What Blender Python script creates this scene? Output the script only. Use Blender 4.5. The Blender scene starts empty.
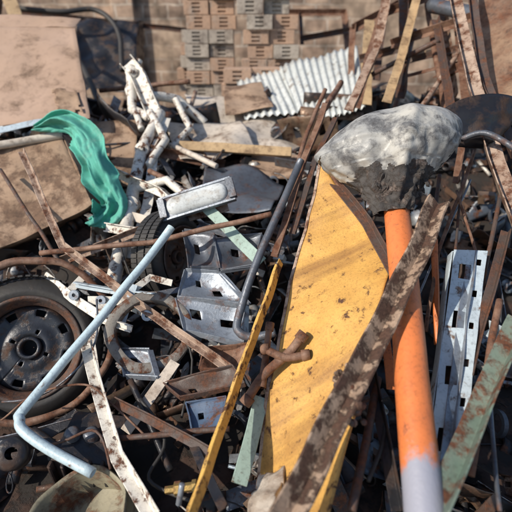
import bpy, math, random
from mathutils import Vector, noise
random.seed(7)
V=Vector
def q(p): return V(p)/100.0      # world coordinates are given in centimetres
# ---------- materials
MATS={}
def mat(name,c1,c2=None,rust=.4,rc=(.17,.065,.03),scale=9,rough=.6,metal=0,bump=.35,rc2=(.05,.022,.014),island=None,dirt=.5,soft=.04,streak=None):
    if name in MATS: return MATS[name]
    m=bpy.data.materials.new(name); m.use_nodes=True; N=m.node_tree.nodes; L=m.node_tree.links
    b=N['Principled BSDF']; tc=N.new('ShaderNodeTexCoord')
    def nz(s,det=5,r=.6,dist=0,vec=None):
        n=N.new('ShaderNodeTexNoise'); n.inputs['Scale'].default_value=s; n.inputs['Detail'].default_value=det
        n.inputs['Roughness'].default_value=r; n.inputs['Distortion'].default_value=dist
        L.new(vec or tc.outputs['Object'],n.inputs['Vector']); return n.outputs['Fac']
    def ramp(f,a,b_):
        r=N.new('ShaderNodeMapRange'); r.inputs['From Min'].default_value=a; r.inputs['From Max'].default_value=b_
        L.new(f,r.inputs['Value']); return r.outputs['Result']
    def mix(f,a,b_,t='MIX'):
        x=N.new('ShaderNodeMix'); x.data_type='RGBA'; x.blend_type=t
        for s,i in ((f,0),(a,6),(b_,7)):
            if hasattr(s,'links'): L.new(s,x.inputs[i])
            elif isinstance(s,(float,int)): x.inputs[i].default_value=s
            else: x.inputs[i].default_value=(*s,1)
        return x.outputs[2]
    c2=c2 or tuple(k*.6 for k in c1)
    if island:
        g=N.new('ShaderNodeNewGeometry'); cr=N.new('ShaderNodeValToRGB'); cr.color_ramp.interpolation='CONSTANT'
        e=cr.color_ramp.elements
        while len(e)<len(island): e.new(0.5)
        for i,c in enumerate(island): e[i].position=i/len(island); e[i].color=(*c,1)
        L.new(g.outputs['Random Per Island'],cr.inputs['Fac']); base=cr.outputs['Color']
        base=mix(ramp(nz(scale*.7,3),.4,.85),base,(.035,.03,.027))
    else: base=mix(ramp(nz(scale*.5,4),.35,.65),c1,c2)
    if streak:
        cb=N.new('ShaderNodeCombineXYZ')
        for k,(vec,sc) in enumerate(streak):
            d=N.new('ShaderNodeVectorMath'); d.operation='DOT_PRODUCT'; L.new(tc.outputs['Object'],d.inputs[0]); d.inputs[1].default_value=tuple(x*sc for x in vec); L.new(d.outputs['Value'],cb.inputs[k])
        sf=ramp(nz(1,6,.6,.2,cb.outputs[0]),.5,.74); ml=N.new('ShaderNodeMath'); ml.operation='MULTIPLY'; L.new(sf,ml.inputs[0]); ml.inputs[1].default_value=.85
        base=mix(ml.outputs[0],base,(.2,.09,.035))
    fine=nz(scale*5,5,.72)
    rcol=mix(ramp(fine,.3,.7),rc,rc2)
    th=.72-rust*.5
    rf=ramp(nz(scale,9,.68,.2),th-soft,th+soft)
    col=mix(rf,base,rcol)
    df=ramp(fine,.5,.75)
    dd=N.new('ShaderNodeMath'); dd.operation='MULTIPLY'; L.new(df,dd.inputs[0]); dd.inputs[1].default_value=dirt
    col=mix(dd.outputs[0],col,(.03,.02,.015))
    L.new(col,b.inputs['Base Color'])
    rr=N.new('ShaderNodeMapRange'); rr.inputs['To Min'].default_value=rough; rr.inputs['To Max'].default_value=.88
    L.new(rf,rr.inputs['Value']); L.new(rr.outputs[0],b.inputs['Roughness'])
    if metal:
        mr=N.new('ShaderNodeMapRange'); mr.inputs['To Min'].default_value=metal; mr.inputs['To Max'].default_value=.1
        L.new(rf,mr.inputs['Value']); L.new(mr.outputs[0],b.inputs['Metallic'])
    bp=N.new('ShaderNodeBump'); bp.inputs['Strength'].default_value=bump; bp.inputs['Distance'].default_value=.004
    ad=N.new('ShaderNodeMath'); ad.operation='ADD'; L.new(fine,ad.inputs[0]); L.new(rf,ad.inputs[1])
    L.new(ad.outputs[0],bp.inputs['Height']); L.new(bp.outputs[0],b.inputs['Normal'])
    MATS[name]=m; return m
RUST=mat('rusty_steel',(.25,.15,.1),(.15,.085,.06),.42,scale=12,soft=.1)
RUSTP=mat('dusty_rust',(.42,.32,.25),(.28,.19,.14),.38,scale=16,soft=.06)
RUSTD=mat('dark_rust',(.09,.065,.055),(.05,.042,.04),.4,scale=14,rough=.5,soft=.1)
WHITE=mat('chipped_white_paint',(.75,.72,.65),(.58,.55,.49),.3,scale=18,rough=.45,soft=.04)
BLUE=mat('pale_blue_paint',(.47,.6,.66),(.4,.52,.58),.14,scale=16,rough=.35,dirt=.4)
PBLUE=mat('blue_white_paint',(.5,.59,.65),(.4,.48,.54),.22,scale=14,rough=.4,rc=(.24,.17,.13))
YEL=mat('yellow_paint',(.62,.38,.09),(.52,.3,.07),.33,scale=20,rough=.5,rc=(.1,.045,.025),soft=.04)
LONG=V((-.16,-1.37,-.52)).normalized(); SIDE=V((.2,-.53,-.21)).normalized()
YELP=mat('yellow_plate_paint',(.64,.37,.095),(.54,.295,.075),.2,scale=24,rough=.5,rc=(.15,.07,.035),bump=.5,soft=.03,streak=((SIDE,9),(LONG,1.3),(V((0,0,1)),1)))
ORG=mat('orange_paint',(.68,.2,.06),(.58,.17,.055),.17,scale=16,rough=.4,rc=(.33,.11,.05),dirt=.4,soft=.05)
GALV=mat('galvanised_steel',(.3,.34,.39),(.2,.23,.27),.22,scale=12,rough=.4,metal=.45,soft=.08)
GREY=mat('grey_steel',(.15,.17,.2),(.09,.1,.12),.25,scale=12,rough=.38,metal=.4,soft=.08)
DARK=mat('oily_black_steel',(.03,.032,.038),(.018,.018,.022),.3,scale=9,rough=.3,metal=.3,rc=(.06,.04,.03),soft=.08)
RUB=mat('black_rubber',(.022,.022,.024),(.035,.033,.03),.15,rc=(.08,.06,.05),scale=8,rough=.6)
GREEN=mat('pale_green_paint',(.33,.45,.4),(.25,.35,.31),.24,scale=14)
DGREEN=mat('faded_green_paint',(.13,.19,.15),(.19,.22,.18),.44,scale=13,soft=.05)
TEAL=mat('teal_cloth',(.1,.4,.32),(.06,.3,.24),.2,rc=(.2,.4,.34),rc2=(.12,.27,.22),scale=9,rough=.8,bump=.3,dirt=.25,soft=.1)
CARD=mat('cardboard',(.41,.29,.22),(.35,.24,.17),.22,scale=3,rc=(.24,.16,.11),rc2=(.14,.09,.06),rough=.9,soft=.05,dirt=.3)
BOXR=mat('weathered_cardboard',(.38,.27,.19),(.3,.2,.13),.38,scale=5,rc=(.18,.11,.07),rc2=(.1,.06,.04),rough=.88,soft=.05,dirt=.45)
WOOD=mat('weathered_wood',(.46,.33,.19),(.33,.23,.13),.2,scale=9,rc=(.15,.09,.05),rough=.85,soft=.1)
CREAM=mat('cream_sheet',(.58,.52,.45),(.47,.41,.34),.25,scale=6,rc=(.28,.2,.14),rough=.6,soft=.08)
CORR=mat('zinc_sheet',(.58,.61,.6),(.48,.51,.5),.2,scale=6,rc=(.4,.34,.28),rough=.5,metal=.1,soft=.07)
SEAT=mat('worn_grey_vinyl',(.46,.45,.41),(.26,.27,.275),.34,scale=9,rc=(.14,.145,.15),rc2=(.07,.07,.075),rough=.42,bump=.35,dirt=.4,soft=.06)
BURN=mat('torn_foam_backing',(.085,.08,.078),(.035,.032,.03),.33,scale=22,rc=(.24,.21,.19),rough=.95,bump=1,soft=.06)
OLIVE=mat('olive_drum_paint',(.24,.22,.15),(.15,.14,.1),.38,scale=9,soft=.06)
BRASS=mat('brass',(.5,.34,.12),None,.3,scale=12,rough=.4,metal=.7)
GLASS=mat('frosted_lamp_cover',(.64,.68,.69),(.47,.5,.5),.2,scale=12,rough=.12,rc=(.36,.33,.28),rc2=(.2,.18,.16),bump=.05,soft=.1)
SOIL=mat('oily_soil',(.03,.025,.022),(.015,.013,.012),.4,scale=6,rc=(.06,.04,.03),rough=.9,bump=1)
ISL=[(.025,.027,.032),(.06,.045,.038),(.1,.11,.13),(.02,.02,.024),(.15,.09,.06),(.04,.045,.055),(.36,.38,.4),(.05,.04,.035),(.02,.02,.025),(.27,.18,.12),(.1,.12,.15),(.22,.28,.34),(.03,.03,.035),(.48,.46,.42),(.07,.075,.085),(.11,.065,.045)]
FILL=mat('mixed_scrap',(.1,.1,.1),None,.3,scale=15,rough=.38,metal=.3,soft=.05,island=ISL)
FILB=mat('mixed_painted_scrap',(.1,.1,.1),None,.27,scale=15,rough=.4,metal=.2,soft=.05,island=[(.55,.53,.48),(.2,.23,.27),(.06,.05,.045),(.4,.46,.5),(.3,.2,.14),(.03,.03,.035),(.62,.6,.55),(.16,.17,.19),(.3,.32,.33),(.1,.06,.04)])
RED=mat('pale_clay_brick',(.46,.31,.22),(.37,.25,.18),.25,scale=7,rc=(.44,.36,.3),rc2=(.34,.27,.22),rough=.9,soft=.08)
CONC=mat('grey_block',(.45,.4,.34),(.34,.3,.26),.25,scale=7,rc=(.25,.22,.19),rough=.95,soft=.1)
# ---------- builder
def circ(r,n=12): return [(r*math.cos(2*math.pi*i/n),r*math.sin(2*math.pi*i/n)) for i in range(n)]
def Lp(w,h,t): return [(0,0),(w,0),(w,t),(t,t),(t,h),(0,h)]
def Rp(w,t): return [(-w/2,-t/2),(w/2,-t/2),(w/2,t/2),(-w/2,t/2)]
def Up(w,h,t): return [(-w/2,0),(w/2,0),(w/2,h),(w/2-t,h),(w/2-t,t),(-w/2+t,t),(-w/2+t,h),(-w/2,h)]
def smooth(pts,k=6):
    P=[pts[0]]+list(pts)+[pts[-1]]; out=[]
    for i in range(1,len(P)-2):
        a,b,c,d=P[i-1],P[i],P[i+1],P[i+2]
        for j in range(k):
            t=j/k; out.append(.5*((2*b)+(c-a)*t+(2*a-5*b+4*c-d)*t*t+(3*b-a-3*c+d)*t**3))
    out.append(pts[-1]); return out
class B:
    def __init__(s): s.v=[];s.f=[];s.m=[];s.s=[];s.mats=[]
    def mi(s,m):
        if m not in s.mats: s.mats.append(m)
        return s.mats.index(m)
    def add(s,vs,fs,m,sm=False):
        o=len(s.v); k=s.mi(m); s.v+=[tuple(x) for x in vs]; s.f+=[tuple(i+o for i in f) for f in fs]; s.m+=[k]*len(fs); s.s+=[sm]*len(fs)
    def sweep(s,prof,pts,m,hint=(0,0,1),wob=.0,sm=False,sub=.05,hollow=0,taper=None):
        pts=[V(p) for p in pts]; P=[]
        for a,b in zip(pts,pts[1:]):
            n=max(1,int((b-a).length/sub))
            for i in range(n): P.append(a.lerp(b,i/n))
        P.append(pts[-1]); n=len(P)
        if wob:
            for i in range(n): P[i]=P[i]+noise.noise_vector(P[i]*5)*wob
        X=None; vs=[]; k=len(prof); inner=[]
        for i in range(n):
            T=(P[min(i+1,n-1)]-P[max(i-1,0)]).normalized()
            if X is None:
                X=T.cross(V(hint))
                if X.length<.05: X=T.cross(V((1,0,0)))
            X=(X-T*T.dot(X)).normalized(); Y=X.cross(T)
            sc=1 if taper is None else 1+(taper-1)*i/(n-1)
            for a,b in prof: vs.append(P[i]+X*a*sc+Y*b*sc)
            if hollow:
                for a,b in prof: inner.append(P[i]+X*a*hollow+Y*b*hollow)
        fs=[]
        for i in range(n-1):
            for j in range(k):
                j2=(j+1)%k; fs.append((i*k+j,i*k+j2,(i+1)*k+j2,(i+1)*k+j))
        if hollow:
            o=len(vs); vs+=inner; f2=[tuple(o+x for x in reversed(f)) for f in fs]; fs+=f2
            for e in (0,n-1):
                for j in range(k):
                    j2=(j+1)%k; fs.append((e*k+j,e*k+j2,o+e*k+j2,o+e*k+j))
        else: fs+= [tuple(range(k))[::-1],tuple((n-1)*k+j for j in range(k))]
        s.add(vs,fs,m,sm)
    def sheet(s,fn,nu,nv,th,m,skip=None,sm=True):
        def nr(u,v):
            e=.01; a=fn(min(u+e,1),v)-fn(max(u-e,0),v); b=fn(u,min(v+e,1))-fn(u,max(v-e,0)); c=a.cross(b)
            return c.normalized() if c.length>1e-9 else V((0,0,1))
        vs=[];
        G=[[ (fn(i/nu,j/nv),nr(i/nu,j/nv)) for j in range(nv+1)] for i in range(nu+1)]
        for r in G:
            for p,n in r: vs.append(p+n*th/2)
        o=len(vs)
        for r in G:
            for p,n in r: vs.append(p-n*th/2)
        I=lambda i,j:i*(nv+1)+j
        on=lambda i,j: 0<=i<nu and 0<=j<nv and not (skip and skip(i,j))
        fs=[]
        for i in range(nu):
            for j in range(nv):
                if not on(i,j): continue
                a,b,c,d=I(i,j),I(i+1,j),I(i+1,j+1),I(i,j+1)
                fs.append((a,b,c,d)); fs.append((o+d,o+c,o+b,o+a))
                for (e,f,ii,jj) in ((a,b,i,j-1),(b,c,i+1,j),(c,d,i,j+1),(d,a,i-1,j)):
                    if not on(ii,jj): fs.append((f,e,o+e,o+f))
        s.add(vs,fs,m,sm)
    def quad(s,A,B_,C,D,m,th=.004,n=(16,16),bump=.0,fr=4,corr=None,skip=None,ragged=0,sm=True,bow=0):
        N=(B_-A).cross(D-A).normalized()
        def fn(u,v):
            p=(A*(1-u)+B_*u)*(1-v)+(D*(1-u)+C*u)*v
            h=noise.noise(p*fr)*bump+bow*math.sin(math.pi*u)*math.sin(math.pi*v)
            if corr: h+=corr[0]*math.sin(2*math.pi*corr[1]*(u if corr[2]==0 else v))
            return p+N*h
        def sk(i,j):
            if skip and skip(i,j): return True
            if ragged:
                e=min(i,j,n[0]-1-i,n[1]-1-j)
                return e<ragged and noise.noise(V((i*.35,j*.35,A.x*9)))>.12+.2*e
            return False
        s.sheet(fn,n[0],n[1],th,m,sk,sm)
    def lathe(s,prof,c,ax,m,seg=32,closed=False,sm=True,wob=0):
        ax=V(ax).normalized(); X=ax.orthogonal().normalized(); Y=ax.cross(X); vs=[];k=len(prof)
        for i in range(seg):
            a=2*math.pi*i/seg
            for r,h in prof:
                p=c+(X*math.cos(a)+Y*math.sin(a))*r+ax*h
                vs.append(p+noise.noise_vector(p*8)*wob)
        fs=[]
        for i in range(seg):
            i2=(i+1)%seg
            for j in range(k if closed else k-1):
                j2=(j+1)%k; fs.append((i*k+j,i2*k+j,i2*k+j2,i*k+j2))
        s.add(vs,fs,m,sm)
    def slab(s,A,B_,C,D,ext,m):
        vs=[A,B_,C,D]+[p+ext for p in (A,B_,C,D)]
        s.add(vs,[(0,1,2,3),(7,6,5,4),(0,4,5,1),(1,5,6,2),(2,6,7,3),(3,7,4,0)],m)
    def obj(s,name,bevel=0.0015):
        me=bpy.data.meshes.new(name); me.from_pydata(s.v,[],s.f)
        for m in s.mats: me.materials.append(m)
        me.polygons.foreach_set('material_index',s.m); me.polygons.foreach_set('use_smooth',s.s); me.update()
        o=bpy.data.objects.new(name,me); bpy.context.scene.collection.objects.link(o)
        if bevel:
            b=o.modifiers.new('bevel','BEVEL'); b.width=bevel; b.segments=1; b.limit_method='ANGLE'; b.angle_limit=math.radians(50)
        return o
def one(name,kind,pts,m,size,hint=(0,-.5,1),wob=.006,bend=False,th=.005,hollow=0,taper=None):
    b=B(); P=[q(p) for p in pts]
    if bend: P=smooth(P)
    if kind=='T': b.sweep(circ(size,14),P,m,hint,wob,True,hollow=hollow,sub=.03,taper=taper)
    if kind=='L': b.sweep(Lp(size,size,th),P,m,hint,wob)
    if kind=='F': b.sweep(Rp(size,th),P,m,hint,wob)
    if kind=='U': b.sweep(Up(size,size*.6,th),P,m,hint,wob)
    return b.obj(name,0 if kind=='T' else .0012)
# ---------- heap terrain
HP=[(-9,0),(.25,0),(.6,.08),(.9,.13),(1.2,.15),(1.8,.17),(2.25,.46),(2.8,.66),(3.4,.82),(4.2,.86),(5.2,.62),(6.4,.2),(7.2,0),(99,0)]
def H(x,y):
    for (a,b),(c,d) in zip(HP,HP[1:]):
        if a<=y<=c: z=b+(d-b)*(y-a)/(c-a); break
    z*=max(0,min(1,(4.2-abs(x))/1.6)); 
    return z+noise.noise(V((x*1.3,y*1.3,0)))*.12*min(1,z*3)+noise.noise(V((x*5,y*5,3)))*.06*min(1,z*4)
b=B(); nx,ny=150,140; vs=[];fs=[]
for i in range(nx+1):
    for j in range(ny+1):
        x=-4.5+9*i/nx; y=.1+7.3*j/ny; vs.append((x,y,H(x,y)+.006))
for i in range(nx):
    for j in range(ny): a=i*(ny+1)+j; fs.append((a,a+ny+1,a+ny+2,a+1))
b.add(vs,fs,SOIL,True); b.obj('scrap_heap_mound',0)
b=B(); b.add([(-60,-60,0),(60,-60,0),(60,60,0),(-60,60,0)],[(0,1,2,3)],mat('yard_dirt',(.22,.16,.11),(.15,.11,.08),.2,scale=2,rc=(.1,.07,.05),rough=.95)); b.obj('ground',0)
# ---------- filler debris
R=random.random; U=random.uniform
CLEAR=[(V((-1.02,1.42,.5)),.36),(V((-.6,.8,.4)),.2)]
def rdir(tilt=.5):
    a=U(0,2*math.pi); z=U(-tilt,tilt); return V((math.cos(a),math.sin(a),z)).normalized()
def filler(b,n,xr,yr,lift,smin,smax,cum=(.08,.17,.31,.56,.64,.79,.93),FILL=FILL):
    for _ in range(n):
        x=U(*xr);y=U(*yr); p=V((x,y,H(x,y)+U(-.02,lift))); d=rdir(.6); L_=U(smin,smax); k=R()
        if any((p-c).length<r+L_*.3 for c,r in CLEAR): continue
        e=rdir(.7); f=d.cross(e).normalized(); g=d.cross(f)
        if k<cum[0]: b.sweep(circ(U(.006,.018),10),[p-d*L_/2,p,p+(d+e*.15).normalized()*L_/2],FILL,sm=True,wob=.01)
        elif k<cum[1]: w=U(.025,.05); b.sweep(Lp(w,w,.004),[p-d*L_/2,p+d*L_/2],FILL,hint=e,wob=.008)
        elif k<cum[2]: b.sweep(Rp(U(.03,.08),.005),smooth([p-d*L_/2,p+e*.03,p+d*L_/2+e*U(-.08,.08)],3),FILL,hint=e)
        elif k<cum[3]:
            s_=L_*.38; h0=random.randint(1,3); as_=U(.4,.9); fl=R()<.5
            A,B2,C2,D2=p-d*s_-f*s_*as_,p+d*s_-f*s_*as_,p+d*s_+f*s_*as_,p-d*s_+f*s_*as_
            b.quad(A,B2,C2,D2,FILL,.003,(9,7),.05,6,skip=lambda i,j:(i in(h0,h0+4) and j in (2,3)) or (i+j<h0),sm=True)
            if fl: b.quad(A,B2,B2+g*s_*.3,A+g*s_*.3,FILL,.003,(6,2),.01,6); b.quad(D2,C2,C2+g*s_*.3,D2+g*s_*.3,FILL,.003,(6,2),.01,6)
        elif k<cum[4]: r=U(.03,.09); w=r*U(.15,.4); b.lathe([(r-w,-.01),(r,-.01),(r,.01),(r-w,.01)],p,d,FILL,24,True,False)
        elif k<cum[5]:
            s_=U(.025,.07); 
            b.slab(p,p+d*s_*2,p+d*s_*1.9+f*s_*1.3,p+f*s_*1.4,g*s_,FILL)
            b.slab(p+d*s_*.3-g*.004,p+d*s_*1.5-g*.004,p+d*s_*1.5+f*s_*.2-g*.004,p+d*s_*.3+f*s_*.2-g*.004,g*-.01,FILL)
            b.lathe([(.001,-s_),(s_*.4,-s_),(s_*.4,s_*1.5),(s_*.28,s_*1.5),(s_*.28,0),(.001,0)],p+d*s_+f*s_*.6,g,FILL,16,False)
            b.lathe([(.001,-s_*2.4),(s_*.2,-s_*2.4),(s_*.2,s_*.6)],p+d*s_*.5+f*s_*.5,d,FILL,12,False)
        elif k<cum[6]: r=U(.02,.06); l=U(.06,.2); b.lathe([(r*.5,.01),(r*.7,0),(r,0),(r,l*.25),(r*.75,l*.28),(r*.75,l*.6),(r*.95,l*.62),(r*.95,l*.7),(r*.7,l*.72),(r*.7,l),(r*.5,l),(r*.5,.01)],p,d,FILL,20)
        else:
            P=[]; r=U(.05,.14)
            for i in range(14): a=i*.35; P.append(p+d*r*math.cos(a)+(f*.8+g*.2)*r*math.sin(a)+g*.01*i)
            b.sweep(circ(.003,6),P,FILL,sm=True,sub=1)
b=B(); filler(b,900,(-1.8,1.8),(.45,3.2),.12,.14,.42); b.obj('scrap_metal_pieces',0)
b=B(); filler(b,750,(-3.6,3.6),(3.0,6.2),.2,.2,.8); b.obj('scrap_metal_pieces',0)
b=B(); filler(b,110,(-1.1,.3),(1.3,3.0),.2,.1,.3,FILL=FILB); b.obj('painted_metal_pieces',0)
# ---------- wall
WM=bpy.data.materials.new('rendered_block_wall'); WM.use_nodes=True
N=WM.node_tree.nodes;Lk=WM.node_tree.links; bs=N['Principled BSDF']; tc=N.new('ShaderNodeTexCoord'); mp=N.new('ShaderNodeMapping'); mp.inputs['Rotation'].default_value=(math.radians(90),0,0)
br=N.new('ShaderNodeTexBrick'); br.inputs['Scale'].default_value=1; br.inputs['Brick Width'].default_value=.4; br.inputs['Row Height'].default_value=.2; br.inputs['Mortar Size'].default_value=.018
br.inputs['Color1'].default_value=(.42,.3,.22,1);br.inputs['Color2'].default_value=(.24,.17,.13,1);br.inputs['Mortar'].default_value=(.46,.38,.31,1)
Lk.new(tc.outputs['Object'],mp.inputs[0])
nd=N.new('ShaderNodeTexNoise'); nd.inputs['Scale'].default_value=5; Lk.new(mp.outputs[0],nd.inputs['Vector']); va=N.new('ShaderNodeVectorMath'); va.operation='MULTIPLY_ADD'; Lk.new(nd.outputs['Color'],va.inputs[0]); va.inputs[1].default_value=(.06,.06,.06); Lk.new(mp.outputs[0],va.inputs[2]); Lk.new(va.outputs[0],br.inputs['Vector'])
n1=N.new('ShaderNodeTexNoise'); n1.inputs['Scale'].default_value=1.3;n1.inputs['Detail'].default_value=9; n1.inputs['Roughness'].default_value=.7; Lk.new(tc.outputs['Object'],n1.inputs['Vector'])
mx=N.new('ShaderNodeMix');mx.data_type='RGBA';mr=N.new('ShaderNodeMapRange');mr.inputs[1].default_value=.46;mr.inputs[2].default_value=.6;Lk.new(n1.outputs['Fac'],mr.inputs[0]);Lk.new(mr.outputs[0],mx.inputs[0]);Lk.new(br.outputs['Color'],mx.inputs[6]);mx.inputs[7].default_value=(.4,.3,.22,1)
n2=N.new('ShaderNodeTexNoise'); n2.inputs['Scale'].default_value=4;n2.inputs['Detail'].default_value=6;Lk.new(tc.outputs['Object'],n2.inputs['Vector'])
m2=N.new('ShaderNodeMix');m2.data_type='RGBA';m2.blend_type='MULTIPLY';m2.inputs[0].default_value=1;Lk.new(mx.outputs[2],m2.inputs[6]);r2=N.new('ShaderNodeMapRange');r2.inputs[1].default_value=.35;r2.inputs[2].default_value=.65;r2.inputs[3].default_value=.4;r2.inputs[4].default_value=1.3;Lk.new(n2.outputs['Fac'],r2.inputs[0]);Lk.new(r2.outputs[0],m2.inputs[7])
Lk.new(m2.outputs[2],bs.inputs['Base Color']);bs.inputs['Roughness'].default_value=.95
bp=N.new('ShaderNodeBump');bp.inputs['Distance'].default_value=.02;Lk.new(br.outputs['Fac'],bp.inputs['Height']);bp.invert=True;Lk.new(bp.outputs[0],bs.inputs['Normal'])
b=B(); b.slab(V((-9,8,0)),V((9,8,0)),V((9,8,3)),V((-9,8,3)),V((0,.2,0)),WM)
for x in (-5.5,-2.3,4.6): b.slab(V((x,7.85,0)),V((x+.35,7.85,0)),V((x+.35,7.85,3.05)),V((x,7.85,3.05)),V((0,.147,0)),WM)
b.obj('block_wall',.01)
def blocks(x0,y0,z0,cols,rows):
    b=B()
    for r in range(rows):
        off=U(-.06,.06); m0=RED if R()<.5 else CONC
        for c in range(cols):
            m=m0 if R()<.75 else (RED if m0 is CONC else CONC); w,h,dp=.28,.14,.22
            x=x0+c*(w+.012)+off; y=y0+U(-.06,.06); z=z0+r*(h+.008)
            b.slab(V((x,y+.014,z)),V((x+w,y+.014,z)),V((x+w,y+.014,z+h)),V((x,y+.014,z+h)),V((0,dp,0)),m)
            b.quad(V((x,y,z)),V((x+w,y,z)),V((x+w,y,z+h)),V((x,y,z+h)),m,.02,(3,7),skip=lambda i,j:(i==1 and j in(1,3,5)),sm=False)
    return b.obj('hollow_brick_stack',.003)
blocks(-.8,5.62,.5,2,12); blocks(-.15,5.4,.5,2,14); blocks(-.36,4.75,.75,2,4); blocks(.12,4.95,.7,2,3); blocks(-1.0,6.1,.5,2,8)
# ---------- boxes at left
def boxq(name,A,B_,C,D,ext,m,dent=.01):
    b=B(); A,B_,C,D=[q(k) for k in (A,B_,C,D)]
    b.quad(A,B_,C,D,m,.004,(24,24),dent,5)
    e=V(ext)
    for P,Q in ((A,B_),(B_,C),(C,D),(D,A)): b.quad(P,Q,Q+e,P+e,m,.004,(14,8),dent*.6,5)
    return b,A,B_,C,D
b,A,B_,C,D=boxq('',(-200,307,108),(-116,310,114),(-148,396,170),(-233,397,171),(-.05,.15,.03),CARD,.015)
b.quad(C,D,D+V((-.05,.14,.1)),C+V((.02,.14,.06)),CARD,.005,(12,6),.02,4)
m_=B_.lerp(C,.06).lerp(A.lerp(D,.06),.04); up=(D-A); ac=(A-B_)
b.quad(m_+V((0,-.02,.01)),m_+ac*.2+V((0,-.02,.01)),m_+ac*.24+up*.22+V((0,-.02,.01)),m_+ac*.03+up*.2+V((0,-.02,.01)),BOXR,.004,(10,10),.02,8,ragged=1); b.obj('cardboard_box',.001)
b,A,B_,C,D=boxq('',(-156,206,57),(-95,235,79),(-125,279,109),(-176,265,104),(0,.25,-.1),BOXR,.025)
b.quad(B_,B_+V((.0,.25,-.1)),C+V((.1,.25,-.06)),C,BOXR,.005,(10,10),.03,4); b.obj('cardboard_box',.001)
b,A,B_,C,D=boxq('',(-110,272,75),(-84,278,76),(-88,330,109),(-124,329,108),(.05,.3,-.1),BOXR,.02); b.obj('cardboard_box',.001)
one('rolled_cream_sheet','T',[(-162,263,106),(-141,271,108),(-123,277,110)],CREAM,.025,hollow=.85)
one('grey_trim_strip','F',[(-167,275,112),(-139,288,116),(-123,291,111)],PBLUE,.06)
b,A,B_,C,D=boxq('',(-223,554,106),(-146,552,101),(-154,637,176),(-232,640,181),(0,.4,0),DARK,.05); b.obj('dark_steel_cabinet',.001)
one('black_hose','T',[(-241,542,168),(-208,514,156),(-172,467,133),(-141,409,109),(-122,395,104)],RUB,.028,bend=True)
one('black_hose','T',[(-297,600,191),(-237,598,187),(-198,610,189),(-167,587,167),(-156,543,126)],RUB,.03,bend=True)
one('wooden_post','F',[(-295,592,219),(-258,532,170)],WOOD,.14,th=.09)
one('rusty_post','F',[(-309,565,168),(-312,616,221)],RUSTD,.14,th=.09)
one('long_steel_rail','L',[(-314,644,188),(-92,676,165)],RUSTD,.05)
# cloth
b=B(); cl=smooth([q(p) for p in [(-138,274,115),(-121,270,120),(-107,262,117),(-96,246,105),(-88,234,92),(-81,226,83),(-87,219,76),(-93,219,75)]],6)
wd=[.03,.08,.14,.14,.12,.1,.09,.03]
def cf(u,v):
    i=u*(len(cl)-1.001); k=int(i); p=cl[k].lerp(cl[k+1],i-k); T=(cl[k+1]-cl[k]).normalized()
    S=T.cross(V((0,-1,.3))).normalized(); w=wd[min(7,int(u*7))]*(1-(u*7)%1)+wd[min(7,int(u*7)+1)]*((u*7)%1)
    n=S.cross(T); a=(v-.5)*2
    return p+S*a*w*(.75+.5*noise.noise(V((u*6,3+v*2,0))))+n*(.018*math.sin(v*15+u*8)+.07*noise.noise(V((u*7,v*3,1)))+.02*abs(noise.noise(V((u*16,v*7,1))))-.02*a*a)
b.sheet(cf,110,60,.002,TEAL); b.obj('teal_cloth',0)
# ---------- white machine frame
b=B()
def br_(pts,k,sz,m=WHITE,hint=(0,-1,.4),th=.006,wob=.006):
    b.sweep({'F':Rp(sz,th),'L':Lp(sz,sz,th),'U':Up(sz,sz*.5,th),'T':circ(sz,14)}[k],[q(p) for p in pts],m,hint,wob,k=='T',sub=.03)
br_([(-98,361,146),(-88,351,138),(-71,322,111)],'U',.11)
br_([(-96,358,144),(-92,334,116),(-77,322,112)],'T',.034)
br_([(-78,335,126),(-60,348,121),(-40,344,104)],'T',.034)
br_([(-69,322,116),(-76,285,98),(-73,235,79),(-71,180,57)],'T',.038)
br_([(-64,318,113),(-68,285,96),(-64,240,78),(-66,200,62)],'F',.06)
br_([(-76,320,117),(-61,293,103),(-69,270,92)],'T',.026)
br_([(-61,342,122),(-48,322,105),(-60,300,95)],'T',.024)
br_([(-73,248,84),(-52,240,92),(-35,228,84)],'T',.024)
br_([(-85,259,93),(-53,239,87),(-28,216,76)],'L',.055)
br_([(-89,362,148),(-98,349,128),(-81,311,106)],'T',.022)
br_([(-65,256,93),(-31,227,85)],'T',.016,RUST)
br_([(-76,227,76),(-50,215,75),(-43,195,64)],'F',.05,CREAM)
br_([(-82,215,74),(-58,205,74)],'U',.05)
br_([(-60,300,98),(-40,280,96),(-25,268,92)],'T',.018,CREAM)
for p in ((-70,318,113),(-94,352,140),(-75,283,99),(-72,233,80),(-72,205,65)): b.lathe([(.001,-.04),(.045,-.04),(.045,.02),(.018,.02),(.018,.045),(.001,.045)],q(p),(0,-1,.5),WHITE,20)
b.obj('white_machine_frame',.001)
for pts,k,sz,m in [([(-138,404,121),(-57,397,129)],'T',.02,RUST),([(-63,304,104),(-79,232,74)],'L',.04,RUST),([(-52,393,121),(-59,293,82)],'T',.018,RUSTP),([(-58,337,101),(-1,241,70)],'L',.04,RUSTD),([(-71,290,97),(-22,295,85)],'L',.05,RUST),([(-63,215,75),(-3,209,73)],'T',.014,RUSTD),([(-98,188,67),(-55,206,78),(-15,214,86)],'L',.035,RUSTP)]:
    one('rusty_steel_bar',k,pts,m,sz)
def sheet(name,A,B_,C,D,m,corr=None,bump=.02,ragged=0,n=(40,16),th=.003,**k):
    b=B(); b.quad(q(A),q(B_),q(C),q(D),m,th,n,bump,4,corr,ragged=ragged,**k); return b.obj(name,0)
sheet('corrugated_roof_sheet',(25,469,136),(101,478,154),(84,345,116),(36,337,102),CORR,(.011,11,0),.03,n=(130,14))
sheet('corrugated_roof_sheet',(-20,473,123),(27,480,135),(40,364,109),(-9,361,104),CORR,(.01,8,0),.02,n=(90,14))
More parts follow.
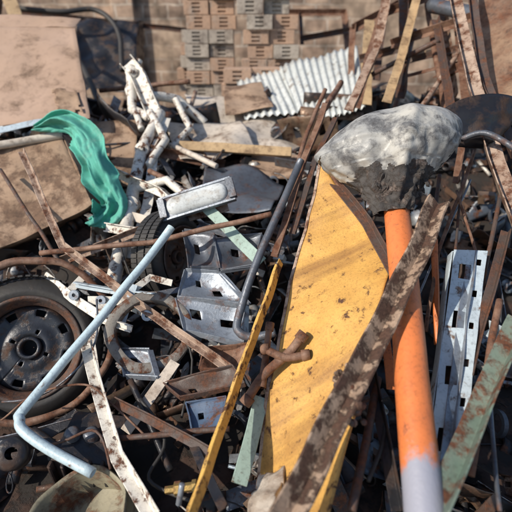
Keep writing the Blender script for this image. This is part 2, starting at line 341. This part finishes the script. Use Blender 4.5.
sheet('cream_steel_sheet',(-67,425,117),(40,407,106),(36,308,88),(-40,310,93),CREAM,None,.08,ragged=1)
sheet('cream_steel_sheet',(-70,337,102),(-12,345,105),(4,299,93),(-51,286,91),CREAM,None,.06)
sheet('cardboard_sheet',(-4,310,92),(31,303,90),(23,276,82),(-1,276,82),BOXR,None,.02)
sheet('cardboard_sheet',(-30,420,122),(5,425,126),(15,370,110),(-25,365,108),BOXR,None,.04)
sheet('dark_steel_sheet',(-34,286,91),(19,270,82),(8,223,79),(-31,225,83),GREY,None,.07)
one('wooden_beam','F',[(-53,301,97),(24,289,96)],WOOD,.06,th=.05,hint=(0,-1,.5))
one('rusty_frame_rail','L',[(34,642,186),(116,642,186),(114,570,135)],RUST,.06)
one('rusty_frame_rail','L',[(53,582,157),(114,587,167)],RUSTD,.05)
one('rusty_frame_rail','L',[(55,601,151),(55,642,186)],RUSTD,.05)
# ---------- upper right frames
for pts,k,sz,m in [([(107,393,206),(87,332,156),(59,270,125)],'L',.06,RUSTP),([(134,403,203),(104,329,150),(82,273,129)],'L',.06,WOOD),
  ([(89,452,168),(134,463,189)],'L',.06,RUST),([(92,453,170),(85,400,114)],'L',.05,RUST),([(104,367,158),(153,343,176)],'L',.05,RUST),([(86,346,139),(128,336,162)],'T',.018,RUSTD),
  ([(134,382,185),(156,344,178)],'T',.05,GREY),([(59,322,136),(42,272,127)],'T',.02,RUST),([(120,361,147),(159,313,163)],'L',.04,RUSTD),
  ([(135,365,175),(116,258,122)],'L',.04,RUSTD),([(40,246,133),(24,207,108),(10,167,80)],'L',.035,RUST),([(44,238,127),(30,208,110),(18,177,87)],'L',.03,RUSTD),
  ([(42,277,137),(30,255,117),(22,230,101)],'T',.013,RUST),([(107,210,117),(79,165,86),(67,136,64)],'T',.008,RUST),([(101,206,111),(83,158,84)],'T',.006,RUSTD),([(92,209,105),(80,176,85)],'T',.01,RUSTD),
  ([(110,184,111),(83,134,81),(65,95,61)],'T',.009,RUSTD),([(93,191,103),(85,120,77)],'T',.006,RUST),([(100,154,98),(70,105,69)],'L',.03,RUSTD),([(94,148,85),(84,105,69)],'L',.04,GREY),
  ([(85,125,86),(60,77,59)],'T',.012,RUST),([(76,105,69),(62,66,61)],'T',.006,GREY),([(102,198,106),(67,150,69)],'T',.005,GALV),
  ([(103,445,176),(84,346,118)],'F',.09,WOOD),([(116,447,180),(98,376,132)],'F',.06,RUSTD),([(133,407,168),(97,313,119)],'T',.02,RUSTD),([(87,395,146),(117,388,154)],'L',.05,RUSTD),([(107,345,137),(144,318,151)],'F',.05,RUST),([(141,422,198),(123,292,123)],'T',.02,RUST),([(142,332,156),(99,271,126)],'T',.016,RUSTP),
  ([(120,385,150),(165,350,158)],'F',.08,WOOD),([(128,330,140),(150,300,150)],'L',.05,RUST),([(150,400,190),(132,300,128)],'L',.05,RUSTP),([(125,260,118),(105,215,98)],'L',.03,RUST),
  ([(118,420,215),(92,372,150),(70,300,122)],'L',.06,RUST),([(125,430,215),(112,350,150),(98,300,128)],'L',.06,RUSTD),([(158,420,215),(150,350,165),(128,260,120)],'L',.06,RUST),([(105,400,180),(150,395,195)],'L',.05,RUST)]:
    one('rusty_steel_bar' if m is not WOOD else 'wooden_slat',k,pts,m,sz)
one('long_angle_iron','L',[(119,320,196),(111,241,143),(103,187,116),(100,140,93)],RUSTP,.066,hint=(1,-1,0))
one('long_angle_iron','L',[(134,326,197),(122,253,145),(119,198,116)],RUSTD,.05,hint=(1,-1,0))
sheet('rusty_steel_sheet',(159,386,214),(212,362,212),(141,205,130),(132,254,137),mat('orange_brown_sheet',(.27,.175,.11),(.19,.12,.08),.35,scale=6,soft=.1),None,.08)
b=B(); c0=q((110,200,120))
def bf(u,v):
    a=math.radians(60+u*115); r=.05+.30*v
    return c0+V((1,0,0))*r*math.cos(a)+V((0,.55,.83))*r*math.sin(a)*.75+V((0,-1,.3))*(.06*math.sin(u*3)+.02*noise.noise(V((u*4,v*4,0))))
b.sheet(bf,30,12,.004,DARK); b.obj('steel_blade',0)
one('bent_rod','T',[(93,197,125),(100,191,129),(109,178,125)],GREY,.013,bend=True)
# ---------- worn seat on the pole
b=B(); rings=[(54,156,106,7.4,6.2),(54,159,109,8.8,7.4),(54,162,112,11.5,9),(54,166,115,15.5,12),(54,169,118,20,14.5),(54.5,172,121.5,24.5,17),(55.5,176,125.5,27,19),(57,180,129,27.2,19.5),(59,185,132,25.5,19),(60.5,190,134,20,16),(62,193,135,12,10),(62.5,194,135.4,2,2)]
vs=[];fs=[];K=220;M=12
rs=[V(r[:3])/100 for r in rings]; cen=smooth(rs,M); rr=smooth([V((r[3],r[4],0))/100 for r in rings],M)
for i,(c,rv) in enumerate(zip(cen,rr)):
    rx,ry=max(rv.x,.005),max(rv.y,.005); t=i/(len(cen)-1)
    for k in range(K):
        a=2*math.pi*k/K; ca,sa=math.cos(a),math.sin(a)
        pt=1+.1*max(0,-ca)**6*(1-abs(t-.6))-.08*max(0,ca)**2*(t<.5)
        d=V((1,0,.05))*rx*ca*pt+V((0,-.8,.6))*ry*sa; p=c+d; n=d.normalized()
        h=.022*noise.noise(p*5)+.008*noise.noise(p*14)+.0015*noise.noise(p*60)
        h+=.032*math.exp(-((a-math.pi*.5)/.12)**2)*min(1,t*3)*max(0,1-(t/.85)**6)
        h-=.02*math.exp(-((a-math.pi*.62)/.2)**2)*min(1,t*3)
        h+=.007*math.exp(-((t-.56)/.02)**2)
        h+=.006*math.sin(a*9+noise.noise(p*12)*7)*math.exp(-((t-.48)/.09)**2)
        if t<.4: h+=.02*noise.noise(V((ca*4,sa*4,t*8)))+.012*noise.noise(p*55)*min(1,(.4-t)*6)
        vs.append(p+n*h+V((0,0,-.02*max(0,-ca)**3*(t>.5))))
for i in range(len(cen)-1):
    for k in range(K): k2=(k+1)%K; fs.append((i*K+k,i*K+k2,(i+1)*K+k2,(i+1)*K+k))
fB=[];fC=[]
for f in fs:
    p=vs[f[0]]; t=(f[0]//K)/(len(cen)-1)
    (fB if t+.16*noise.noise(p*8)+.08*noise.noise(p*30)+.03*noise.noise(p*90)<.34 else fC).append(f)
b.add(vs,fC+fB,SEAT,True)
k=b.mi(BURN); b.m[-len(fB):]=[k]*len(fB)
for i in range(70):
    a=U(0,2*math.pi); c=q((54,164,114)); r=.12
    p=c+V((1,0,.05))*r*math.cos(a)*U(.7,1.05)+V((0,-.8,.6))*r*.8*math.sin(a)+V((0,0,U(-.03,.05))); l=U(.01,.045); p2=p+V((U(-.03,.03),-.4*l,-l))
    b.quad(p,p+V((U(.008,.03),0,.005)),p2+V((U(.0,.015),0,U(-.02,.01))),p2,BURN,.003,(5,7),.03,30)
b.obj('worn_vinyl_seat',0)
# ---------- orange pole
ORGP=ORG.copy(); ORGP.name='orange_to_primer_paint'
N=ORGP.node_tree.nodes;Lk=ORGP.node_tree.links; bs=N['Principled BSDF']; src=bs.inputs['Base Color'].links[0].from_socket
tc=N.new('ShaderNodeTexCoord'); sp=N.new('ShaderNodeSeparateXYZ'); Lk.new(tc.outputs['Object'],sp.inputs[0]); nn=N.new('ShaderNodeTexNoise'); nn.inputs['Scale'].default_value=22; nn.inputs['Detail'].default_value=7; nn.inputs['Roughness'].default_value=.65; Lk.new(tc.outputs['Object'],nn.inputs['Vector'])
ad=N.new('ShaderNodeMath');ad.operation='MULTIPLY_ADD';Lk.new(nn.outputs['Fac'],ad.inputs[0]);ad.inputs[1].default_value=.2;Lk.new(sp.outputs['Y'],ad.inputs[2])
mr=N.new('ShaderNodeMapRange');mr.inputs[1].default_value=.78;mr.inputs[2].default_value=.83;Lk.new(ad.outputs[0],mr.inputs[0])
mx=N.new('ShaderNodeMix');mx.data_type='RGBA';Lk.new(mr.outputs[0],mx.inputs[0]);mx.inputs[6].default_value=(.29,.3,.36,1);Lk.new(src,mx.inputs[7]);Lk.new(mx.outputs[2],bs.inputs['Base Color'])
a_=q((56,162,109)); b_=q((40,62,69)); dd=(b_-a_)
b=B(); b.sweep(circ(.048,32),[a_-dd*.05,b_+dd*.35],ORGP,sm=True,hollow=.9,wob=.004,sub=.02); b.obj('orange_steel_pole',0)
one('orange_steel_pole','T',[(77,167,89),(72,134,59)],ORG,.014)
one('red_painted_bar','F',[(46,132,82),(44,103,66)],ORG,.03)
# ---------- yellow plate
A=q((30,191,115));Bc=q((50,138,94));C=q((14,54,63));D=q((0,87,39))
b=B(); nrm=(Bc-A).cross(D-A).normalized()
def yf(u,v):
    p=(A*(1-u)+Bc*u)*(1-v)+(D*(1-u)+C*u)*v
    side=(A-Bc).normalized()
    p=p+side*(.05*math.sin(math.pi*v)+.008*noise.noise(V((v*9,0,2))))*(1-u)
    return p+nrm*(.035*math.sin(math.pi*u)+.05*noise.noise(p*2.8)+.007*noise.noise(p*9))
b.sheet(yf,50,90,.006,YELP)
b.sweep(Lp(.03,.03,.006),[yf(u/12,0) for u in range(13)],RUST,hint=nrm,wob=.004)
b.sweep(Rp(.012,.012),[yf(0,u/40) for u in range(41)],RUSTP,hint=nrm,wob=.003)
b.obj('yellow_steel_plate',0)
one('plate_support_bar','L',[(32,192,113),(46,158,100),(50,131,93)],RUSTD,.035)
ai=mat('brown_flaking_steel',(.4,.29,.21),(.23,.155,.11),.44,scale=20,rc=(.11,.06,.04),bump=1,soft=.035)
b=B(); b.sweep(Lp(.058,.05,.008),[q((64,141,115)),q((36,101,88)),q((7,58,71)),q((-1,45,67))],ai,hint=(.9,-.5,.9),wob=.014,sub=.015); b.obj('rusty_angle_iron',.001)
b=B()
for i in range(60):
    p=q((26+U(-3,3),87+U(-8,8),80+U(-4,4))); r=U(.006,.017)
    b.lathe([(.001,-r),(r*.8,-r*.6),(r,0),(r*.7,r*.7),(.001,r)],p,rdir(),ai if i%2 else RUSTD,8,wob=.02,sm=False)
b.obj('weld_slag_crust',0)
b=B(); b.sweep(Lp(.036,.036,.004),[q((11,147,88)),q((-5,103,66)),q((-15,68,59)),q((-18,56,54))],YEL,hint=(-.7,-.7,.9),wob=.01,sub=.02); b.obj('yellow_angle_iron',.001)
one('grey_bent_pipe','T',[(22,205,113),(6,175,89),(-7,149,64),(-7,142,59),(0,140,58),(8,140,60)],GREY,.018,bend=True,hollow=.8)
one('pale_blue_pipe','T',[(-37,172,93),(-63,138,67),(-81,110,52),(-82,105,50),(-77,100,48),(-53,90,42)],BLUE,.0175,bend=True,hollow=.8,wob=.006)
one('rusty_angle_iron','L',[(-124,229,111),(-91,183,78),(-46,153,61),(-7,127,50)],RUSTP,.03,hint=(.6,-.6,.8))
one('rusty_rod','T',[(-102,180,76),(-49,179,82),(7,182,95)],RUST,.013)
one('white_flat_bar','L',[(-66,135,58),(-56,116,48),(-45,96,42),(-29,76,41)],WHITE,.04,hint=(.5,-.7,.6))
one('white_flat_bar','F',[(-32,132,52),(-48,109,39)],CREAM,.045)
one('pale_green_bar','F',[(-26,202,91),(3,168,77)],GREEN,.055,hint=(0,-1,.5))
one('pale_green_bar','F',[(2,109,56),(-5,84,46)],GREEN,.05,hint=(0,-1,.5),th=.012)
one('pale_green_bar','L',[(84,109,88),(62,83,75),(42,58,71)],DGREEN,.05)
b=B()
br_([(-101,177,65),(-85,166,60),(-63,152,56)],'F',.045); br_([(-84,171,66),(-63,166,65),(-44,160,67)],'L',.03,PBLUE); br_([(-77,164,60),(-61,162,61),(-45,152,59)],'F',.04)
br_([(-69,163,61),(-69,141,53),(-64,129,46)],'F',.035); br_([(-54,163,69),(-59,149,55)],'F',.03,PBLUE); br_([(-87,169,62),(-79,178,69)],'F',.035)
br_([(-66,150,60),(-52,145,58)],'U',.03); br_([(-60,158,64),(-48,168,70),(-38,166,68)],'F',.03)
for p in ((-83,165,62),(-63,152,58),(-70,162,61),(-47,152,60)): b.lathe([(.008,-.01),(.024,-.01),(.024,.01),(.008,.01)],q(p),(0,-1,.6),GALV,14,True,False)
b.obj('hinge_bracket_assembly',.001)
# lamp
b=B(); a0=q((-44,198,91)); a1=q((-14,200,100)); dr=(a1-a0).normalized(); nn_=V((0,-.75,.66)); s_=dr.cross(nn_).normalized()
def lf(u,v):
    a=math.pi*v; e=max(.25,min(1,math.sqrt(max(0,1-(2*u-1)**8))))
    return a0.lerp(a1,u)+s_*.05*math.cos(a)*e+nn_*.035*math.sin(a)*e
b.sheet(lf,40,20,.003,GLASS); b.sweep(Rp(.112,.02),[a0-dr*.03,a1+dr*.03],GREY,hint=nn_)
for sgn in (-1,1): b.sweep(Rp(.012,.03),[a0-dr*.03+s_*sgn*.056,a1+dr*.03+s_*sgn*.056],GALV,hint=nn_)
for P_ in (a0-dr*.02,a1+dr*.02): b.sweep(Rp(.1,.03),[P_-dr*.018+nn_*.012,P_+dr*.018+nn_*.012],GREY,hint=nn_)
b.obj('lamp_fixture',.004)
# ---------- wheel
def wheel(name,c,ax,R_,m=DARK,s=1):
    b=B(); ax=V(ax).normalized(); X=ax.orthogonal().normalized(); Y=ax.cross(X); ri=.19*s
    prof=[(ri*1.02,-.07)]+[(ri+(R_-ri)*(.1+.9*math.sin(math.radians(t))) , -.095*math.cos(math.radians(t))) for t in range(15,170,8)]+[(ri*1.02,.07)]
    b.lathe(prof,c,ax,RUB,96)
    for i in range(64):
        a=2*math.pi*i/64; e1=X*math.cos(a)+Y*math.sin(a); t1=ax.cross(e1)
        for z in (-.05,-.005,.04): P=c+e1*(R_-.004)+ax*z; b.slab(P-t1*.01,P+t1*.01,P+t1*.01+ax*.035,P-t1*.01+ax*.035,e1*.008,RUB)
    b.lathe([(ri*1.08,.085),(ri*1.06,.092),(ri*1.0,.085),(ri*.97,.06),(ri*.9,.05),(ri*.88,-.06),(ri*1.0,-.08)],c,ax,RUSTD,96)
    def df(u,v):
        a=2*math.pi*u; r=.032*s+(ri*.9-.032*s)*v; h=.02*math.sin(v*math.pi)*1.6+.012*math.sin(v*9)
        return c+(X*math.cos(a)+Y*math.sin(a))*r+ax*(h)
    b.sheet(df,96,16,.005,m,lambda i,j:(i%12 in(4,5,6,7) and 11<=j<=13) or (i%24 in (2,3,4) and j in (3,4)))
    b.lathe([(.03*s,.01),(.045*s,.012),(.045*s,.045),(.032*s,.05),(.03*s,.0)],c,ax,m,24)
    b.lathe([(.001,-.05),(ri,-.05)],c,ax,RUB,24)
    return b.obj(name,0)
RIM=mat('dark_blue_grey_rim',(.045,.05,.062),(.026,.03,.036),.3,scale=12,rough=.33,metal=.3,rc=(.1,.06,.042),soft=.05)
wheel('car_wheel',q((-105,157,38)),(.25,-.75,.6),.33,m=RIM,s=1.15)
wheel('car_wheel',q((-44,198,64)),(.75,-.35,.2),.24,m=RUSTD,s=.8)
b=B(); b.lathe([(.34,-.012),(.365,-.014),(.37,.018),(.34,.018)],q((-101,152,48)),(.2,-.7,.65),RUST,64,True,wob=.012); b.obj('rusty_rim_ring',0)
b=B(); b.lathe([(.135,-.02),(.175,-.024),(.18,.02),(.14,.022)],q((-45,146,56)),(.15,-.55,.8),mat('worn_grey_ring',(.24,.225,.2),(.15,.135,.12),.38,scale=16,soft=.05),48,True,wob=.012); b.obj('brake_ring',.001)
def stamped(name,A,B_,C,D,m,holes,n=(20,16),bump=.03,bow=.02):
    b=B(); b.quad(q(A),q(B_),q(C),q(D),m,.004,n,bump,6,skip=lambda i,j:any(x<=i<x+w and y<=j<y+h for x,y,w,h in holes),bow=bow)
    P=[q(k) for k in (A,B_,C,D)]
    for i in range(4): b.sweep(Rp(.025,.006),[P[i],P[(i+1)%4]],m,hint=(.7,-1,.1),wob=.008)
    return b.obj(name,.001)
stamped('stamped_steel_bracket',(-35,159,64),(-4,154,64),(-5,140,54),(-29,144,57),GALV,[(3,4,3,4),(12,6,4,3)])
stamped('stamped_steel_bracket',(-33,174,70),(-16,171,70),(-3,156,63),(-34,159,64),GALV,[(5,4,2,3),(11,8,3,3)],bow=.04)
stamped('stamped_steel_bracket',(-56,140,51),(-43,137,53),(-38,126,49),(-51,128,48),GALV,[(4,4,4,4)],bow=.03)
stamped('stamped_steel_bracket',(-35,193,81),(-20,188,81),(-16,172,72),(-31,174,71),GREY,[(4,4,3,4)],bow=.05)
stamped('stamped_steel_bracket',(-20,187,79),(3,185,83),(0,170,74),(-16,171,71),GREY,[(6,4,3,3)],bow=.06)
stamped('blue_steel_panel',(-26,115,46),(-11,115,50),(-12,103,48),(-22,102,46),mat('blue_paint',(.08,.13,.21),(.05,.08,.14),.36),[(5,5,3,3)])
stamped('rusty_cover_plate',(-36,125,47),(-9,128,53),(-4,119,53),(-28,116,48),RUSTD,[(5,5,2,3)],bow=.05)
stamped('rusty_cover_plate',(-21,139,52),(-3,138,56),(-6,127,51),(-22,129,50),RUST,[],bow=.05)
b=B()
for pts,r in [([(16,119,75),(12,116,71),(3,112,64),(-3,106,58)],.016),([(17,114,71),(10,114,70),(3,117,71)],.014),([(5,127,73),(2,110,62)],.012)]:
    b.sweep(circ(r,14),smooth([q(p) for p in pts]),RUST,sm=True,hollow=.75,wob=.006,sub=.01)
    for p in (pts[0],pts[-1]): b.lathe([(r,-.015),(r*1.35,-.015),(r*1.35,.015),(r,.015)],q(p),(q(pts[1])-q(pts[0])),RUST,14)
b.obj('rusty_pipe_fitting',0)
b=B(); A,B_,C,D=[q(k) for k in ((77,149,93),(89,147,93),(58,78,57),(49,80,56))]
b.quad(A,B_,C,D,PBLUE,.004,(14,60),.03,5,skip=lambda i,j:(3<=i<=7 and j%15 in(5,6,7,8,9)) or (10<=i<=11 and j%10 in (3,4)),sm=False)
e=V((.01,.05,-.05))
for P,Q in ((A,D),(B_,C),(A,B_),(C,D)): b.quad(P,Q,Q+e,P+e,PBLUE,.004,(20,3),.006,5)
b.quad(A+e,B_+e,C+e,D+e,RUSTD,.004,(4,20),.005)
b.sweep(Lp(.03,.02,.004),[A.lerp(B_,.62),D.lerp(C,.62)],GALV,hint=(0,-1,.5),wob=.008)
for t in (.22,.47,.72): p=A.lerp(D,t).lerp(B_.lerp(C,t),.4); b.slab(p+e*.6,p+e*.6+(B_-A)*.28,p+e*.6+(B_-A)*.28+(D-A)*.09,p+e*.6+(D-A)*.09,V((0,.0,.015)),CREAM)
b.obj('slotted_light_housing',.001)
one('pale_blue_trim','L',[(82,120,77),(86,110,79)],PBLUE,.04)
b=B(); c=q((-56,80,33)); r=.165
b.lathe([(.001,-.12),(r*.93,-.12),(r*.93,.02),(r,.03),(r*1.03,.02),(r,.0),(r*.98,-.1),(r,-.11),(r,-.13),(r*.97,-.15),(r*.97,-.3)],c,(-.2,-.15,.95),OLIVE,64,wob=.014); b.obj('olive_paint_drum',.001)
b=B(); o=q((-60,104,34))
b.slab(o+V((-.14,-.05,-.1)),o+V((.1,-.05,-.1)),o+V((.1,-.07,.02)),o+V((-.12,-.05,.03)),V((.02,.2,.02)),DARK)
for i in range(5): b.slab(o+V((-.12+.045*i,-.075,-.09)),o+V((-.105+.045*i,-.075,-.09)),o+V((-.105+.045*i,-.085,.03)),o+V((-.12+.045*i,-.08,.03)),V((0,.03,0)),DARK)
for i in range(3): b.lathe([(.001,.03),(.02,.03),(.028,.02),(.028,-.05)],o+V((-.07+.07*i,.04,.04)),(0,-.2,1),GREY,20)
b.lathe([(.02,.0),(.05,.0),(.055,.02),(.055,.1),(.04,.11),(.02,.11)],o+V((-.25,-.02,.02)),(.3,-.6,.8),DARK,28)
b.obj('engine_block',.004)
b=B(); o=q((-28,83,44))
b.lathe([(.001,0),(.012,0),(.012,.03),(.022,.03),(.022,.05),(.014,.052),(.014,.085),(.02,.086),(.02,.1),(.001,.1)],o,(1,.05,.15),BRASS,6,sm=False); b.lathe([(.001,0),(.009,0),(.009,.07),(.001,.07)],q((-23,78,45)),(.2,.3,1),GALV,12); b.obj('brass_pipe_coupling',.001)
b=B(); A,B_,C,D=[q(k) for k in ((2,86,45),(10,86,50),(4,65,54),(-4,67,51))]
b.quad(A,B_,C,D,CREAM,.02,(14,18),.03,14,ragged=1); b.obj('plaster_chunk',.002)
for pts,r,m in [([(-98,116,37),(-83,119,48),(-64,119,52),(-53,114,48),(-37,102,43)],.004,RUST),([(-101,123,39),(-79,121,47),(-65,132,57),(-68,154,67)],.004,GREY),([(-89,100,38),(-68,102,43),(-56,104,45),(-48,92,41)],.005,RUSTD),
 ([(-70,198,74),(-53,163,61),(-27,139,52),(-28,113,41)],.005,RUB),([(-43,116,48),(-32,102,43),(-35,89,40),(-20,80,44)],.006,RUB),([(36,120,77),(39,92,65),(30,73,63)],.006,RUB)]:
    one('bent_wire','T',pts,m,r,bend=True,wob=.01)
for pts,k,sz,m in [([(-51,116,48),(-13,94,48)],'L',.03,RUSTD),([(-54,102,43),(-9,101,50)],'T',.01,RUSTD),([(-49,126,48),(-29,94,38)],'T',.012,DARK),([(40,105,69),(24,65,63)],'T',.012,RUSTD),([(39,134,81),(39,69,56)],'L',.03,DARK),
  ([(55,138,78),(51,74,54)],'F',.04,RUSTD),([(-22,99,47),(-9,74,49)],'F',.03,DARK),([(-29,204,80),(14,182,76)],'L',.03,GREY),([(-56,160,63),(-34,165,65)],'F',.03,GREY),([(-149,244,97),(-96,184,69)],'T',.01,RUSTD),
  ([(-100,112,30),(-62,122,34)],'L',.035,GREY),([(-92,104,30),(-70,120,36)],'F',.05,DARK),([(-84,112,36),(-58,96,36)],'T',.016,DARK)]:
    one('scrap_steel_bar',k,pts,m,sz)
# ---------- camera, light
cam=bpy.data.cameras.new('camera'); co=bpy.data.objects.new('camera',cam); bpy.context.scene.collection.objects.link(co)
co.location=(0,0,1.7); co.rotation_euler=(math.radians(62),0,0); cam.sensor_width=36; cam.lens=30.2; cam.clip_end=300; cam.clip_start=.02
cam.dof.use_dof=True; cam.dof.focus_distance=1.7; cam.dof.aperture_fstop=1.9
bpy.context.scene.camera=co
sd=V((-.68,-.42,.6)).normalized()
w=bpy.data.worlds.new('World'); bpy.context.scene.world=w; w.use_nodes=True; n=w.node_tree.nodes; sk=n.new('ShaderNodeTexSky'); sk.sky_type='NISHITA'; sk.sun_disc=False
sk.sun_elevation=math.asin(sd.z); sk.sun_rotation=math.atan2(sd.x,sd.y); w.node_tree.links.new(sk.outputs[0],n['Background'].inputs[0]); n['Background'].inputs[1].default_value=.14
l=bpy.data.lights.new('sun','SUN'); l.energy=5; l.angle=math.radians(.5); l.color=(1,.9,.77); lo=bpy.data.objects.new('sun',l); bpy.context.scene.collection.objects.link(lo); lo.rotation_euler=(-sd).to_track_quat('-Z','Y').to_euler()
sc=bpy.context.scene; sc.view_settings.view_transform='Standard'; sc.view_settings.look='None'; sc.view_settings.exposure=0
